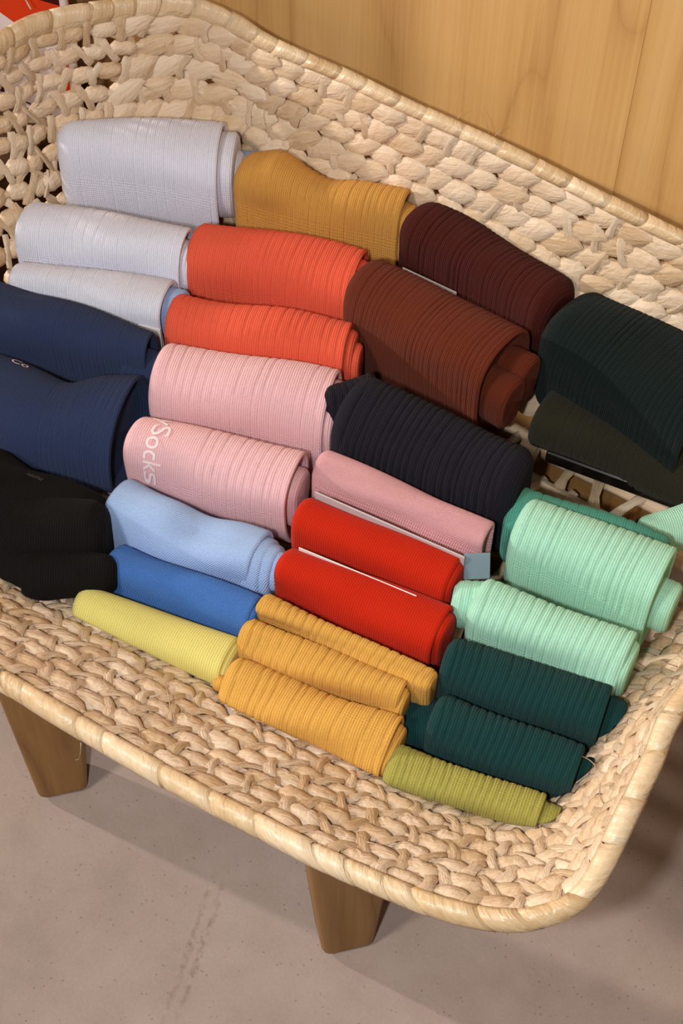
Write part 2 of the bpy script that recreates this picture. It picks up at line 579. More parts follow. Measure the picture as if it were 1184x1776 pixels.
def visible_score(c, Nn, t):
    q = proj(c)
    if not (-10 < q[0] < 1194 and -10 < q[1] < 1786):
        return -1
    v = CAM - c; d = np.linalg.norm(v)
    face = np.dot(v / d, Nn / np.linalg.norm(Nn))
    return (face + 0.1) * (0.4 + t) / d


def place(items, protos, meshes, name, stuff_name, limit):
    order = sorted(range(len(items)), key=lambda i: -visible_score(items[i][0], items[i][3], items[i][5]))
    solo = set(i for i in order[:limit] if visible_score(items[i][0], items[i][3], items[i][5]) > 0)
    V, U, Fc = [], [], []
    nv = 0
    for i, (c, a, b, nn, k, t) in enumerate(items):
        if i in solo:
            o = bpy.data.objects.new(name, meshes[k]); col.objects.link(o); o.parent = basket
            l = c - BO
            o.matrix_local = Matrix(((a[0], b[0], nn[0], l[0]), (a[1], b[1], nn[1], l[1]), (a[2], b[2], nn[2], l[2]), (0, 0, 0, 1)))
        else:
            pv, pu, pf = protos[k]
            V.append(c + pv[:, :1] * a + pv[:, 1:2] * b + pv[:, 2:3] * nn)
            U += [(x + i, y) for x, y in pu]
            Fc += [tuple(q + nv for q in f_) for f_ in pf]
            nv += len(pv)
    o = link_mesh(stuff_name, np.vstack(V), Fc, M_straw, basket, BO, U)
    o['kind'] = 'stuff'
    o.data.set_sharp_from_angle(angle=math.radians(62))


place(pads, PADS, PAD_ME, 'leaf_segment', 'leaf_segments', 300)
place(ties, TIES, TIE_ME, 'leaf_tie', 'leaf_ties', 260)


def tube(P, rad, sec=8, closed=False, flat=1.0, up=None, jitter=0.0):
    """P: (n,3); returns verts, faces, uvs"""
    P = np.asarray(P, float); n = len(P); V, U, Fc = [], [], []
    rad = np.broadcast_to(np.asarray(rad, float), (n,))
    for i in range(n):
        T = P[(i + 1) % n] - P[i - 1] if closed else P[min(i + 1, n - 1)] - P[max(i - 1, 0)]
        T = T / np.linalg.norm(T)
        A = np.cross(T, np.array([0, 0, 1.0]) if abs(T[2]) < 0.95 else np.array([1.0, 0, 0])); A /= np.linalg.norm(A)
        B = np.cross(A, T)
        for k in range(sec):
            an = 2 * math.pi * k / sec
            rr = rad[i] * (1 + (random.uniform(-jitter, jitter) if jitter else 0))
            V.append(P[i] + A * math.cos(an) * rr + B * math.sin(an) * rr * flat); U.append((i / max(n - 1, 1) * 0.96 + 0.02, k / sec))
    for i in range(n if closed else n - 1):
        j = (i + 1) % n
        for k in range(sec):
            k2 = (k + 1) % sec
            Fc.append((i * sec + k, j * sec + k, j * sec + k2, i * sec + k2))
    if not closed:
        Fc.append(tuple(range(sec))); Fc.append(tuple((n - 1) * sec + k for k in range(sec))[::-1])
    return np.array(V), Fc, U


for i in range(ROWS):
    t = (i + 0.42) / (ROWS + 0.15)
    P = np.array([wall_pt(t, s) for s in np.linspace(0, 1, 240, endpoint=False)])
    V, Fc, U = tube(P, 0.0036, 6, True)
    link_mesh('coil_core', V, Fc, M_straw, basket, BO, U)

# rim: bound tube, every wrap of binding its own piece
V, Fc, U = tube(RIM[::3], 0.0042, 8, True)
link_mesh('rim_core', V, Fc, M_rim, basket, BO, U)
pos = 0.0; cuts = []
while pos < 1.0:
    cuts.append(pos); pos += random.uniform(0.0075, 0.0165)
cuts = [c for c in cuts if c < 0.995]


def rim_at(s):
    f = (s % 1.0) * NR; i = int(f) % NR; a = f - int(f)
    return RIM[i] * (1 - a) + RIM[(i + 1) % NR] * a


for ci, s0 in enumerate(cuts):
    s1 = cuts[ci + 1] if ci + 1 < len(cuts) else 1.0
    n = 5
    slant = random.uniform(0.3, 0.9) * 0.0035
    V, U, Fc = [], [], []
    sec = 10
    r0 = 0.0058 * random.uniform(0.96, 1.05)
    # the wraps lie flatter and broader round the left end
    for i in range(n + 2):
        fi = min(max(i - 1, 0), n - 1) / (n - 1)
        endr = 0.93 if i in (0, n + 1) else 1.0
        rr = r0 * (1 + 0.03 * math.sin(math.pi * fi)) * endr * (1.02 - 0.04 * fi)
        for k in range(sec):
            an = 2 * math.pi * k / sec
            s = s0 + (s1 - s0) * (fi * 1.06 - 0.01) + slant * math.sin(an + 0.6)
            c = rim_at(s); T = rim_at(s + 0.004) - rim_at(s - 0.004); T /= np.linalg.norm(T)
            A = np.cross(T, np.array([0, 0, 1.0])); A /= np.linalg.norm(A); B = np.cross(A, T)
            wide = 1.0 + 0.75 * max(0.0, min(1.0, (-0.24 - c[0]) / 0.12)) + 0.18 * max(0.0, min(1.0, (-0.1 - c[1]) / 0.05))
            V.append(c + (A * math.cos(an) + B * math.sin(an) * wide) * rr * random.uniform(0.985, 1.015))
            U.append((0.02 + 0.96 * k / sec, fi * 0.5))
    for i in range(n + 1):
        for k in range(sec):
            k2 = (k + 1) % sec
            Fc.append((i * sec + k, (i + 1) * sec + k, (i + 1) * sec + k2, i * sec + k2))
    link_mesh('rim_binding', V, Fc, M_rim, basket, BO, U)

# open lattice floor of the basket
nrod = 11
HOLE = unp(1037, 862, BASE_Z - 0.009)[1]; RP = 0.033
rod_ys = [HOLE + RP * (k + 0.5) for k in range(-12, 12) if abs(HOLE + RP * (k + 0.5) - bc[1]) < bh[1] * 0.95]
nrod = len(rod_ys)
for i in range(nrod):
    y = rod_ys[i]
    q = abs((y - bc[1]) / bh[1])
    hx = bh[0] * (1 - q ** 5) ** 0.2 if q < 1 else 0
    hx = bh[0] * (0.80 + 0.19 * (1 - q ** 3))
    P = [(bc[0] - hx + 2 * hx * k / 20, y + 0.002 * math.sin(k * 1.3 + i), BASE_Z - 0.009 + 0.0008 * math.sin(k + 2 * i)) for k in range(21)]
    V, Fc, U = tube(P, 0.0068, 8)
    link_mesh('base_rod', V, Fc, M_straw, basket, BO, U)
gap = unp(1010, 855, BASE_Z)
base_ties = []
for i in range(nrod - 1):
    y = (rod_ys[i] + rod_ys[i + 1]) / 2
    for k in range(21):
        x = bc[0] + bh[0] * (-0.84 + 1.68 * k / 20) + random.uniform(-0.003, 0.003) + (0.010 if i % 2 else 0)
        an = random.uniform(-0.35, 0.35)
        a = np.array([math.cos(an), math.sin(an), 0]); b = np.array([-math.sin(an), math.cos(an), 0])
        base_ties.append((np.array([x, y, BASE_Z - 0.006]), a * 0.0052, b * 0.0235, np.array([0, 0, 0.006]), random.randrange(len(TIES)), 0.5))
near = [b for b in base_ties if np.linalg.norm(b[0] - gap) < 0.07]
rest = [b for b in base_ties if np.linalg.norm(b[0] - gap) >= 0.07]
for c, a, b, nn, k, t in near:
    o = bpy.data.objects.new('base_tie', TIE_ME[k]); col.objects.link(o); o.parent = basket
    l = c - BO
    o.matrix_local = Matrix(((a[0], b[0], nn[0], l[0]), (a[1], b[1], nn[1], l[1]), (a[2], b[2], nn[2], l[2]), (0, 0, 0, 1)))
V, U, Fc, nv = [], [], [], 0
for i, (c, a, b, nn, k, t) in enumerate(rest):
    pv, pu, pf = TIES[k]
    V.append(c + pv[:, :1] * a + pv[:, 1:2] * b + pv[:, 2:3] * nn); U += [(x + i, y) for x, y in pu]
    Fc += [tuple(q + nv for q in f_) for f_ in pf]; nv += len(pv)
o = link_mesh('base_ties', np.vstack(V), Fc, M_straw, basket, BO, U); o['kind'] = 'stuff'

# stray fibres sticking out of the weave
def fibre(p0, d, ln, curl, r=0.00035, parent=basket, org=BO):
    p = np.array(p0, float); d = np.array(d, float); d /= np.linalg.norm(d)
    P = [p.copy()]
    ax = np.array(curl, float)
    for k in range(7):
        d = d + ax * 0.25; d /= np.linalg.norm(d); p = p + d * ln / 7; P.append(p.copy())
    V, Fc, U = tube(P, np.linspace(r, r * 0.4, 8), 4)
    return link_mesh('stray_fibre', V, Fc, M_straw, parent, org, U)


def rim_top(px, py, z=0.357):
    return unp(px, py, z)


fibre(rim_top(848, 232), (-0.5, 0.3, 1.2), 0.020, (-0.6, 0.2, 0))
fibre(rim_top(858, 236), (0.3, 0.3, 1.0), 0.010, (0.5, 0.0, 0.2))
fibre(rim_top(793, 206), (0.2, 0.4, 1.0), 0.007, (0.4, 0, 0))
fibre(rim_top(54, 16), (-0.9, 0.1, 1.0), 0.014, (-0.2, 0, 0.3), 0.0009)
fibre(unp(140, 1288, 0.29), (0.1, -0.25, -1.0), 0.036, (-0.5, 0.3, -0.2))
for px, py in [(160, 200), (60, 190), (250, 150), (1085, 1060), (1040, 1350), (1060, 1400), (1010, 1500), (960, 1480), (440, 1360), (300, 1270), (620, 1470), (900, 1390), (1035, 1330)]:
    # find the wall point that shows at this pixel
    best = None
    for t in np.linspace(0.3, 0.98, 18):
        for s in np.linspace(0, 1, 160, endpoint=False):
            q = proj(wall_pt(t, s)); e = (q[0] - px) ** 2 + (q[1] - py) ** 2
            if best is None or e < best[0]:
                best = (e, t, s)
    p, T, W, Nn = wall_frame(best[1], best[2])
    fibre(p + Nn * 0.004, Nn + W * random.uniform(-0.6, 0.8) + T * random.uniform(-1, 1), random.uniform(0.012, 0.022), (random.uniform(-.6, .6), random.uniform(-.6, .6), random.uniform(-.5, .3)), 0.0005)

# ------------------------------------------------------------------ rolled socks
KN = {}


def knit(key, rgb, **kw):
    KN[key] = mat_knit('knit_' + key, rgb, **kw)


knit('pale_blue', (232, 233, 248), sheen=0.03)
knit('mustard', (216, 157, 76))
knit('coral', (240, 98, 70))
knit('pink', (242, 192, 196))
knit('navy', (46, 58, 90))
knit('black', (15, 13, 12), sheen=0.02, bump=0.25)
knit('sky', (168, 196, 240), twill=True)
knit('blue', (70, 118, 192), twill=True)
knit('pale_yellow', (216, 205, 118), bump=0.45)
knit('maroon', (72, 24, 18), sheen=0.06)
knit('russet', (102, 42, 22))
knit('midnight', (27, 25, 35), sheen=0.06)
knit('pink_flat', (230, 170, 174), twill=True)
knit('red', (188, 36, 10), bump=0.4)
knit('yellow', (220, 166, 78))
knit('bottle', (14, 27, 26), sheen=0.12)
knit('dark_olive', (44, 42, 30), sheen=0.15)
knit('mint', (174, 230, 202))
knit('teal_mint', (84, 160, 140))  # darker teal-green knit for the layer behind the upper mint roll
knit('teal', (18, 58, 58))
knit('olive', (160, 155, 76))
M_card = mat_plain('white_card', (232, 226, 220), 0.4, 0.4)
M_clear = mat_plain('frosted_plastic', (214, 206, 206), 0.25, 0.5, trans=0.25)
M_tab = mat_plain('grey_blue_card', (128, 148, 160), 0.35, 0.5)
M_gloss = mat_plain('black_plastic', (16, 15, 14), 0.16, 0.6)
M_print = mat_plain('white_print', (244, 226, 226), 0.8, 0.1)
M_print2 = mat_plain('grey_print', (84, 80, 74), 0.8, 0.1)


class Roll:
    """soft roll: swept rounded section; keeps its surface function for prints"""
    def __init__(self, quad, ztop, k=0.82, rho=1.1, zb=None, front=False, ribs=0.0062, rib_depth=0.0007, rib_range=(0, 1),
                 left='round', right='cut', bow=0.0, zbow=0.0, lump=(), rl=0.0065, wr=0.0014, seed=0, n_exp=2.35, twist=0.0, amin=0.006, bmax=0.034, dz=0.0, res=1.0):
        r = random.Random(seed * 13 + 5)
        LB, RB, RF, LF = quad
        z = ztop - 0.02
        for _ in range(5):
            P = [unp(p[0], p[1], z) for p in (LB, RB, RF, LF)]
            L = (P[0] + P[3]) / 2; R_ = (P[1] + P[2]) / 2
            ax = R_ - L; ax[2] = 0; ln = np.linalg.norm(ax); ax = ax / ln
            nn = np.array([-ax[1], ax[0], 0.0])
            wl = abs(np.dot(P[0] - P[3], nn)) / 2; wr_ = abs(np.dot(P[1] - P[2], nn)) / 2
            v = (L + R_) / 2 - CAM
            cot = max(0.05, np.dot(v, nn) / -v[2])
            if front:
                fac = 1 / math.sqrt(1 + (rho * cot) ** 2)
            else:
                fac = k
            aL = max(amin, wl * fac); aR = max(amin, wr_ * fac)
            bt = min((aL + aR) / 2 * rho, bmax)
            z = ztop - bt
        self.cot = cot
        if front:
            cL, cR = L, R_
        else:
            # centre line lies behind the back outline by the projected half thickness
            eL = math.sqrt(aL ** 2 + (bt * cot) ** 2); eR = math.sqrt(aR ** 2 + (bt * cot) ** 2)
            cL = L + nn * (wl - eL); cR = R_ + nn * (wr_ - eR)
        # ends: keep the axial end positions given by the outline
        self.cL, self.cR, self.ax, self.nn, self.ln = cL, cR, ax, nn, float(np.dot(cR - cL, ax))
        self.aL, self.aR, self.bt = aL, aR, bt
        self.zc = z
        self.bb = (z - zb) if zb is not None else (bt if front else max(z - (BASE_Z + 0.002), bt))
        self.bow, self.zbow, self.twist, self.dz = bow, zbow, twist, dz
        self.n_exp = n_exp; self.lump = lump
        self.ribs, self.rd, self.rr = ribs, rib_depth, rib_range
        self.wr = wr
        self.w = [(r.uniform(0.6, 1.0) * wr, r.uniform(20, 70), r.randint(1, 3), r.uniform(0, 6.3)) for _ in range(4)]
        self.jit = [r.uniform(-0.18, 0.18) for _ in range(80)]
        self.left, self.right, self.rl = left, right, rl
        self.res = res

    def rib(self, u, th):
        if not self.ribs:
            return 0.0
        f = u / self.ln
        if not (self.rr[0] <= f <= self.rr[1]):
            return 0.0
        x = (u + 0.0011 * math.sin(th * 2 + u * 30)) / self.ribs
        k = int(math.floor(x)); d = (x - k - 0.5 - self.jit[k % 80])
        return -self.rd * math.exp(-(d * self.ribs / 0.00075) ** 2) * (0.75 + 0.5 * self.jit[(k * 7) % 80] / 0.18)

    def surf(self, u, th, off=0.0, ribs=True):
        """u metres from left end, th section angle (90 = top, 180 = front), off = offset outwards"""
        f = u / self.ln
        c = self.cL + (self.cR - self.cL) * f
        a = self.aL + (self.aR - self.aL) * f
        g = 4 * f * (1 - f)
        e = 2.0 / self.n_exp
        cs, sn = math.cos(th), math.sin(th)
        d = off + (self.rib(u, th) if ribs else 0.0)
        for am, fr, kk, p in self.w:
            d += am * math.sin(fr * u + kk * th + p) * 0.5
        for f0, wd, am in self.lump:                       # local swelling of the upper side
            d += am * math.exp(-((f - f0) / wd) ** 2) * max(0.0, sn)
        a2 = max(a + d, 0.0008); b2 = max((self.bt if sn > 0 else self.bb) + d, 0.0008)
        y = a2 * math.copysign(abs(cs) ** e, cs); zz = b2 * math.copysign(abs(sn) ** e, sn)
        tw = self.twist * (f - 0.5)
        y, zz = y * math.cos(tw) - zz * math.sin(tw), y * math.sin(tw) + zz * math.cos(tw)
        P = c + self.nn * (y + self.bow * g)
        return np.array([P[0], P[1], self.zc + zz + self.zbow * g + self.dz * (f - 0.5)])

    def mesh(self):
        M = 44
        # finer sampling on the upper half, theta 0..2pi
        th = np.concatenate([np.linspace(-0.35, math.pi + 0.75, 34, endpoint=False), np.linspace(math.pi + 0.75, 2 * math.pi - 0.35, 10, endpoint=False)])
        seq = []
        ln = self.ln
        if self.left == 'round':
            for q in np.linspace(0.0, 1.0, 9)[:-1]:
                an = q * math.pi / 2
                seq.append((self.rl * (1 - math.sin(an)) if False else self.rl * (1 - math.cos(an)), -self.rl * (1 - math.sin(an))))
            u0 = self.rl
        else:
            seq += [(0.006, -0.0045), (0.0015, -0.0036), (0.0003, -0.0026), (0.0, -0.0016), (0.0004, -0.0006)]
            u0 = 0.0012
        u1 = ln - (self.rl if self.right == 'round' else 0.0012)
        step = 0.0006 if self.ribs else 0.0014
        nu = max(8, int((u1 - u0) / step * self.res))
        seq += [(u, 0.0) for u in np.linspace(u0, u1, nu)]
        if self.right == 'round':
            for q in np.linspace(1.0, 0.0, 9)[1:]:
                an = q * math.pi / 2
                seq.append((ln - self.rl * (1 - math.cos(an)), -self.rl * (1 - math.sin(an))))
        else:
            seq += [(ln - 0.0004, -0.0006), (ln, -0.0016), (ln - 0.0003, -0.0026), (ln - 0.0015, -0.0036), (ln - 0.007, -0.0045)]
        V, U = [], []
        per = math.pi * (self.aL + self.aR) / 2 + 2 * (self.bt + self.bb)
        for (u, of) in seq:
            for t in th:
                V.append(self.surf(u, t, of)); U.append((u, (t + 1) / (2 * math.pi) * per))
        n = len(th); Fc = []
        for i in range(len(seq) - 1):
            for k in range(n):
                k2 = (k + 1) % n
                Fc.append((i * n + k, i * n + k2, (i + 1) * n + k2, (i + 1) * n + k))
        V.append(np.mean(V[:n], axis=0)); U.append((seq[0][0], 0)); c0 = len(V) - 1
        V.append(np.mean(V[(len(seq) - 1) * n:len(seq) * n], axis=0)); U.append((seq[-1][0], 0)); c1 = len(V) - 1
        for k in range(n):
            k2 = (k + 1) % n
            Fc.append((c0, k2, k)); Fc.append((c1, (len(seq) - 1) * n + k, (len(seq) - 1) * n + k2))
        return np.array(V), Fc, U

    def inner(self, ext, shrink, dy=0.0, dzz=0.0, start=0.02, side='right', ribs=None):
        """a smaller roll of the same pair showing beyond the end"""
        o = Roll.__new__(Roll); o.__dict__.update(self.__dict__)
        if side == 'right':
            o.cL = self.cR - self.ax * start; o.cR = self.cR + self.ax * ext
            o.aL = o.aR = max(0.003, self.aR * shrink)
        else:
            o.cL = self.cL - self.ax * ext; o.cR = self.cL + self.ax * start
            o.aL = o.aR = max(0.003, self.aL * shrink)
        o.cL = o.cL + self.nn * dy; o.cR = o.cR + self.nn * dy
        o.ln = start + ext
        o.bt = max(0.004, self.bt * shrink); o.bb = max(0.004, min(self.bb, self.bt * 1.5) * shrink); o.zc = self.zc + dzz + self.dz * (0.5 if side == 'right' else -0.5)
        o.bow = o.zbow = o.twist = o.dz = 0; o.lump = ()
        o.left = o.right = 'round'; o.rl = min(0.004, o.aL * 0.6)
        o.ribs = 0.0042 if self.ribs else 0.0; o.rr = (0, 1)
        o.wr = 0
        o.res = 0.6
        return o


ROLLS = {}
# the soft rolls give way where they press against the basket wall
from mathutils.kdtree import KDTree
_wp, _wn = [], []
for _tt in np.linspace(0, 1, 22):
    for _s in np.linspace(0, 1, 300, endpoint=False):
        _p, _T, _W, _N = wall_frame(_tt, _s); _wp.append(_p); _wn.append(_N)
WKD = KDTree(len(_wp))
for _i, _p in enumerate(_wp):
    WKD.insert(_p, _i)
WKD.balance()


def press(V):
    V = np.array(V)
    for q in range(len(V)):
        c_, i_, d_ = WKD.find(V[q])
        if d_ < 0.06:
            sd = float(np.dot(V[q] - _wp[i_], _wn[i_]))
            if sd < 0.0065:
                V[q] = V[q] + _wn[i_] * (0.0065 - sd)
    return V



def rolled(label, key, quad, ztop, inners=(), extras=(), group=None, name='rolled_socks', cat='socks', **kw):
    r = Roll(quad, ztop, seed=len(ROLLS) + 1, **kw)
    base = (r.cL + r.cR) / 2; base = np.array([base[0], base[1], r.zc - r.bb])
    t = thing(name, label, cat, base, group)
    V, Fc, U = r.mesh()
    link_mesh('outer_layer', press(V), Fc, KN[key], t, base, U)
    for spec in inners:
        ky = spec.get('key', key); sp = {a: b for a, b in spec.items() if a != 'key'}
        q = r.inner(**sp); V, Fc, U = q.mesh()
        link_mesh('inner_layer', press(V), Fc, KN[ky], t, base, U)
    for nm, ky, qd, zt, kk in extras:
        q = Roll(qd, zt, seed=len(ROLLS) + 77, **kk); V, Fc, U = q.mesh()
        link_mesh(nm, press(V), Fc, KN[ky], t, base, U)
    ROLLS[label] = r
    return t, r, base


def card(name, pa, pb, z, depth, mat, t, base, thick=0.0008, lean=0.0, label=None):
    """thin stiff card standing between rolls, top edge from pixel pa to pb at height z"""
    A = unp(pa[0], pa[1], z); B = unp(pb[0], pb[1], z)
    d = B - A; ln = np.linalg.norm(d); d /= ln
    bm = box_bm((ln, thick, depth), thick * 0.35, 1)
    o = bm_obj(name, bm, mat, t, (A + B) / 2 - np.array([0, 0, depth / 2]) - base, (lean, 0, math.atan2(d[1], d[0])))
    if label:
        o['label'] = label
    return o


IN = dict
# --- far left column
t, r, b = rolled('thickest pale blue ribbed sock roll in the far left corner of the basket', 'pale_blue', ((98, 232), (397, 200), (374, 388), (112, 322)), .302,
       [IN(ext=.012, shrink=.80, dy=-.002, dzz=.0), IN(ext=.017, shrink=.52, dy=-.004, dzz=-.004), IN(ext=.030, shrink=.42, dy=.014, dzz=-.012, key='sky')],
       group='pale blue rolls', front=True, rho=1.15, zb=.20, bow=.004, rl=.014, ribs=.0085, rib_depth=.00055)
t, r, b = rolled('pale blue ribbed sock roll, middle of the three, left of the coral rolls', 'pale_blue', ((50, 352), (343, 402), (322, 482), (52, 440)), .284,
       [IN(ext=.006, shrink=.75, dy=-.002)], group='pale blue rolls', bow=.004, ribs=.0085, rib_depth=.00055, k=.85)
t, r, b = rolled('thinnest pale blue ribbed sock roll, just behind the navy socks', 'pale_blue', ((30, 458), (302, 490), (288, 578), (30, 515)), .272,
       [IN(ext=.012, shrink=.72, dy=.002, key='sky')], group='pale blue rolls', bow=.004, ribs=.0085, rib_depth=.00055, k=.8)
card('card', (240, 562), (278, 571), .254, .02, M_card, t, b)
# --- mustard, corals
t, r, b = rolled('mustard ribbed sock roll against the far basket wall', 'mustard', ((428, 266), (712, 338), (692, 442), (404, 378)), .296,
       [IN(ext=.008, shrink=.74, dy=-.003), IN(ext=.012, shrink=.45, dy=.004)], front=True, rho=1.15, zb=.2, bow=.001, wr=.0025, ribs=.0058, rl=.010, lump=((.22, .13, .009), (.52, .12, -.004)))
card('card', (440, 390), (548, 412), .248, .03, M_card, t, b)
rolled('wider coral-red ribbed sock roll in front of the mustard one', 'coral', ((348, 388), (642, 440), (606, 558), (336, 498)), .284,
       [IN(ext=.004, shrink=.8)], group='coral rolls', k=.74, bow=.002, ribs=.0052, rib_depth=.0004)
rolled('narrower coral-red ribbed sock roll behind the wide pink one', 'coral', ((304, 512), (612, 560), (604, 650), (298, 600)), .277,
       [IN(ext=.005, shrink=.8), IN(ext=.010, shrink=.55, dy=-.003)], group='coral rolls', k=.85, ribs=.0062, rib_depth=.00055)
# --- pinks
rolled('wider pink ribbed sock roll, plain, in front of the coral ones', 'pink', ((282, 598), (592, 650), (556, 802), (270, 738)), .281,
       [IN(ext=.006, shrink=.82), IN(ext=.013, shrink=.55, dy=.002)], k=.70, ribs=.0072, rib_depth=.0005, bow=.001, group='pink rolls')
t, PINK2, PINK2B = rolled('pink sock roll with white lettering on its left end', 'pink', ((236, 722), (516, 784), (508, 932), (224, 838)), .272,
       [IN(ext=.004, shrink=.7, dzz=-.004)], k=.70, ribs=.0062, rib_depth=.0005, rib_range=(.42, 1.0), bow=.001, group='pink rolls')
PINK2T = t
# --- sky, blue, pale yellow
rolled('sky blue smooth sock roll with a coiled right end, below the lettered pink roll', 'sky', ((212, 826), (474, 928), (428, 1030), (186, 934)), .262,
       [IN(ext=.007, shrink=.88, dzz=.001), IN(ext=.013, shrink=.72, dzz=.003), IN(ext=.018, shrink=.52, dzz=.005), IN(ext=.022, shrink=.30, dzz=.006)], k=.80, ribs=0, wr=.0026, bow=-.002, lump=((.62, .16, -.006),))
rolled('royal blue smooth sock roll between the sky blue and pale yellow ones', 'blue', ((188, 936), (458, 1038), (428, 1104), (196, 1018)), .252,
       [IN(ext=.003, shrink=.8)], k=.86, ribs=0, wr=.0015)
t, r, b = rolled('pale yellow smooth sock roll against the near basket wall', 'pale_yellow', ((152, 1022), (418, 1106), (380, 1196), (118, 1078)), .246,
       [IN(ext=.003, shrink=.85)], front=True, rho=1.05, ribs=0, wr=.0012)
card('card', (262, 1146), (372, 1198), .222, .012, M_card, t, b)
# --- browns
t, r, b = rolled('dark maroon ribbed sock roll against the far basket wall', 'maroon', ((722, 344), (992, 490), (944, 618), (704, 460)), .300,
       [], front=True, rho=1.15, zb=.2, ribs=.0046, bow=.005, rl=.012, right='round')
card('card', (698, 463), (792, 507), .260, .03, M_card, t, b)
rolled('russet brown ribbed sock roll with two coils at its right end', 'russet', ((642, 450), (894, 566), (850, 738), (606, 578)), .300,
       [IN(ext=.014, shrink=.48, dy=.014, dzz=-.006), IN(ext=.016, shrink=.5, dy=-.008, dzz=-.010)], front=True, rho=1.1, zb=.2, ribs=.0040, rib_depth=.0005, rl=.008)
# --- bottle green and dark olive
rolled('bottle green ribbed sock roll in the far right of the basket', 'bottle', ((1000, 488), (1262, 606), (1216, 856), (938, 662)), .296,
       [], front=True, rho=.95, zb=.2, ribs=.0042, rib_depth=.0004, rl=.014)
t, r, b = rolled('dark olive ribbed sock roll on a black plastic strip beside the gap', 'dark_olive', ((946, 664), (1220, 790), (1196, 872), (930, 776)), .250,
       [], k=.80, ribs=.0050, rib_depth=.0005, zb=.212)
card('hanger_strip', (948, 781), (1196, 872), .224, .011, M_gloss, t, b, thick=.003, label='glossy black plastic strip')
# --- midnight navy, pink, reds
rolled('midnight navy ribbed sock roll in the middle, below the russet one', 'midnight', ((604, 644), (938, 790), (886, 908), (598, 806)), .290,
       [], [('folded_layer', 'midnight', ((566, 690), (660, 634), (650, 800), (556, 745)), .283, dict(front=True, ribs=.0046, zb=.215, left='round', right='round', res=.7))],
       k=.80, ribs=.0050, rl=.012, right='round')
rolled('thin pink smooth sock roll between midnight navy and red', 'pink_flat', ((552, 776), (858, 908), (838, 960), (548, 842)), .272,
       [], k=.80, ribs=0, wr=.0008)
t, r, b = rolled('red smooth sock roll with white card and grey tab behind it', 'red', ((528, 862), (802, 968), (772, 1046), (510, 928)), .268,
       [IN(ext=.003, shrink=.82)], k=.88, ribs=0, wr=.0008, group='red rolls')
card('card', (546, 852), (806, 966), .269, .05, M_clear, t, b, thick=.0012)
card('tab', (806, 968), (852, 966), .266, .018, M_tab, t, b, thick=.0012, lean=-.5, label='grey-blue card tab')
t, r, b = rolled('red smooth sock roll directly behind the yellow ones', 'red', ((496, 945), (778, 1052), (750, 1160), (478, 1030)), .263,
       [IN(ext=.004, shrink=.82)], k=.78, ribs=0, wr=.0010, group='red rolls')
card('card', (518, 949), (722, 1033), .2628, .04, M_card, t, b)
# --- yellows
rolled('thinnest yellow ribbed sock roll, touching the red one', 'yellow', ((456, 1028), (756, 1164), (752, 1206), (448, 1068)), .256,
       [], k=.95, ribs=.0060, group='yellow rolls', zb=.215, right='round', rl=.004)
rolled('yellow ribbed sock roll, middle of the three', 'yellow', ((430, 1066), (708, 1184), (690, 1244), (410, 1132)), .254,
       [IN(ext=.003, shrink=.8)], k=.90, ribs=.0060, group='yellow rolls')
rolled('widest yellow ribbed sock roll against the near basket wall', 'yellow', ((402, 1142), (710, 1252), (648, 1358), (384, 1236)), .250,
       [IN(ext=.004, shrink=.8)], [('folded_layer', 'yellow', ((374, 1164), (412, 1168), (408, 1212), (370, 1196)), .238, dict(k=.8, ribs=.004, left='round', right='round', rl=.004, zb=.222, res=.7))],
       front=True, rho=1.1, ribs=.0060, group='yellow rolls')
# --- mints
rolled('upper mint green ribbed sock roll beside the gap in the basket', 'mint', ((928, 868), (1176, 956), (1106, 1104), (858, 986)), .282,
       [IN(ext=.012, shrink=.60, dy=-.002, dzz=-.012)],
       [('inner_layer', 'teal_mint', ((900, 842), (1168, 934), (1150, 990), (858, 930)), .266, dict(k=.75, ribs=.006, left='round', right='round', res=.6)),
        ('toe', 'mint', ((1092, 902), (1206, 868), (1216, 960), (1120, 960)), .240, dict(k=.75, ribs=0, left='round', right='round', rl=.006, zb=.21, res=.6))],
       k=.66, ribs=.0056, group='mint rolls')
rolled('lower mint green ribbed sock roll, above the teal ones', 'mint', ((832, 1000), (1108, 1104), (1060, 1208), (814, 1098)), .270,
       [IN(ext=.004, shrink=.8)], [('folded_layer', 'mint', ((790, 1008), (850, 1012), (842, 1092), (778, 1070)), .262, dict(k=.8, ribs=.0045, left='round', right='round', rl=.006, zb=.225, res=.7))],
       k=.82, ribs=.0056, group='mint rolls')
# --- teals, olive
rolled('upper dark teal ribbed sock roll, touching the mint one', 'teal', ((786, 1106), (1066, 1194), (1026, 1294), (752, 1196)), .262,
       [IN(ext=.012, shrink=.70, dy=.003, dzz=-.004)], k=.82, ribs=.0048, rib_depth=.0006, group='teal rolls')
rolled('lower dark teal ribbed sock roll, touching the olive one', 'teal', ((758, 1198), (1012, 1298), (988, 1388), (736, 1302)), .254,
       [IN(ext=.011, shrink=.66, dy=.004, dzz=-.004)], [('folded_layer', 'teal', ((700, 1216), (775, 1210), (765, 1310), (680, 1310)), .234, dict(k=.8, ribs=0, left='round', right='round', rl=.006, zb=.21, res=.6))], k=.82, ribs=.0048, rib_depth=.0006, group='teal rolls')
t, r, b = rolled('olive green ribbed sock roll in the near right corner of the basket', 'olive', ((694, 1290), (954, 1384), (918, 1452), (652, 1358)), .246,
       [IN(ext=.013, shrink=.72, dy=.003, dzz=-.002)], front=True, rho=.95, ribs=.0045, rib_depth=.0006)
card('card', (728, 1398), (880, 1452), .218, .010, M_card, t, b)
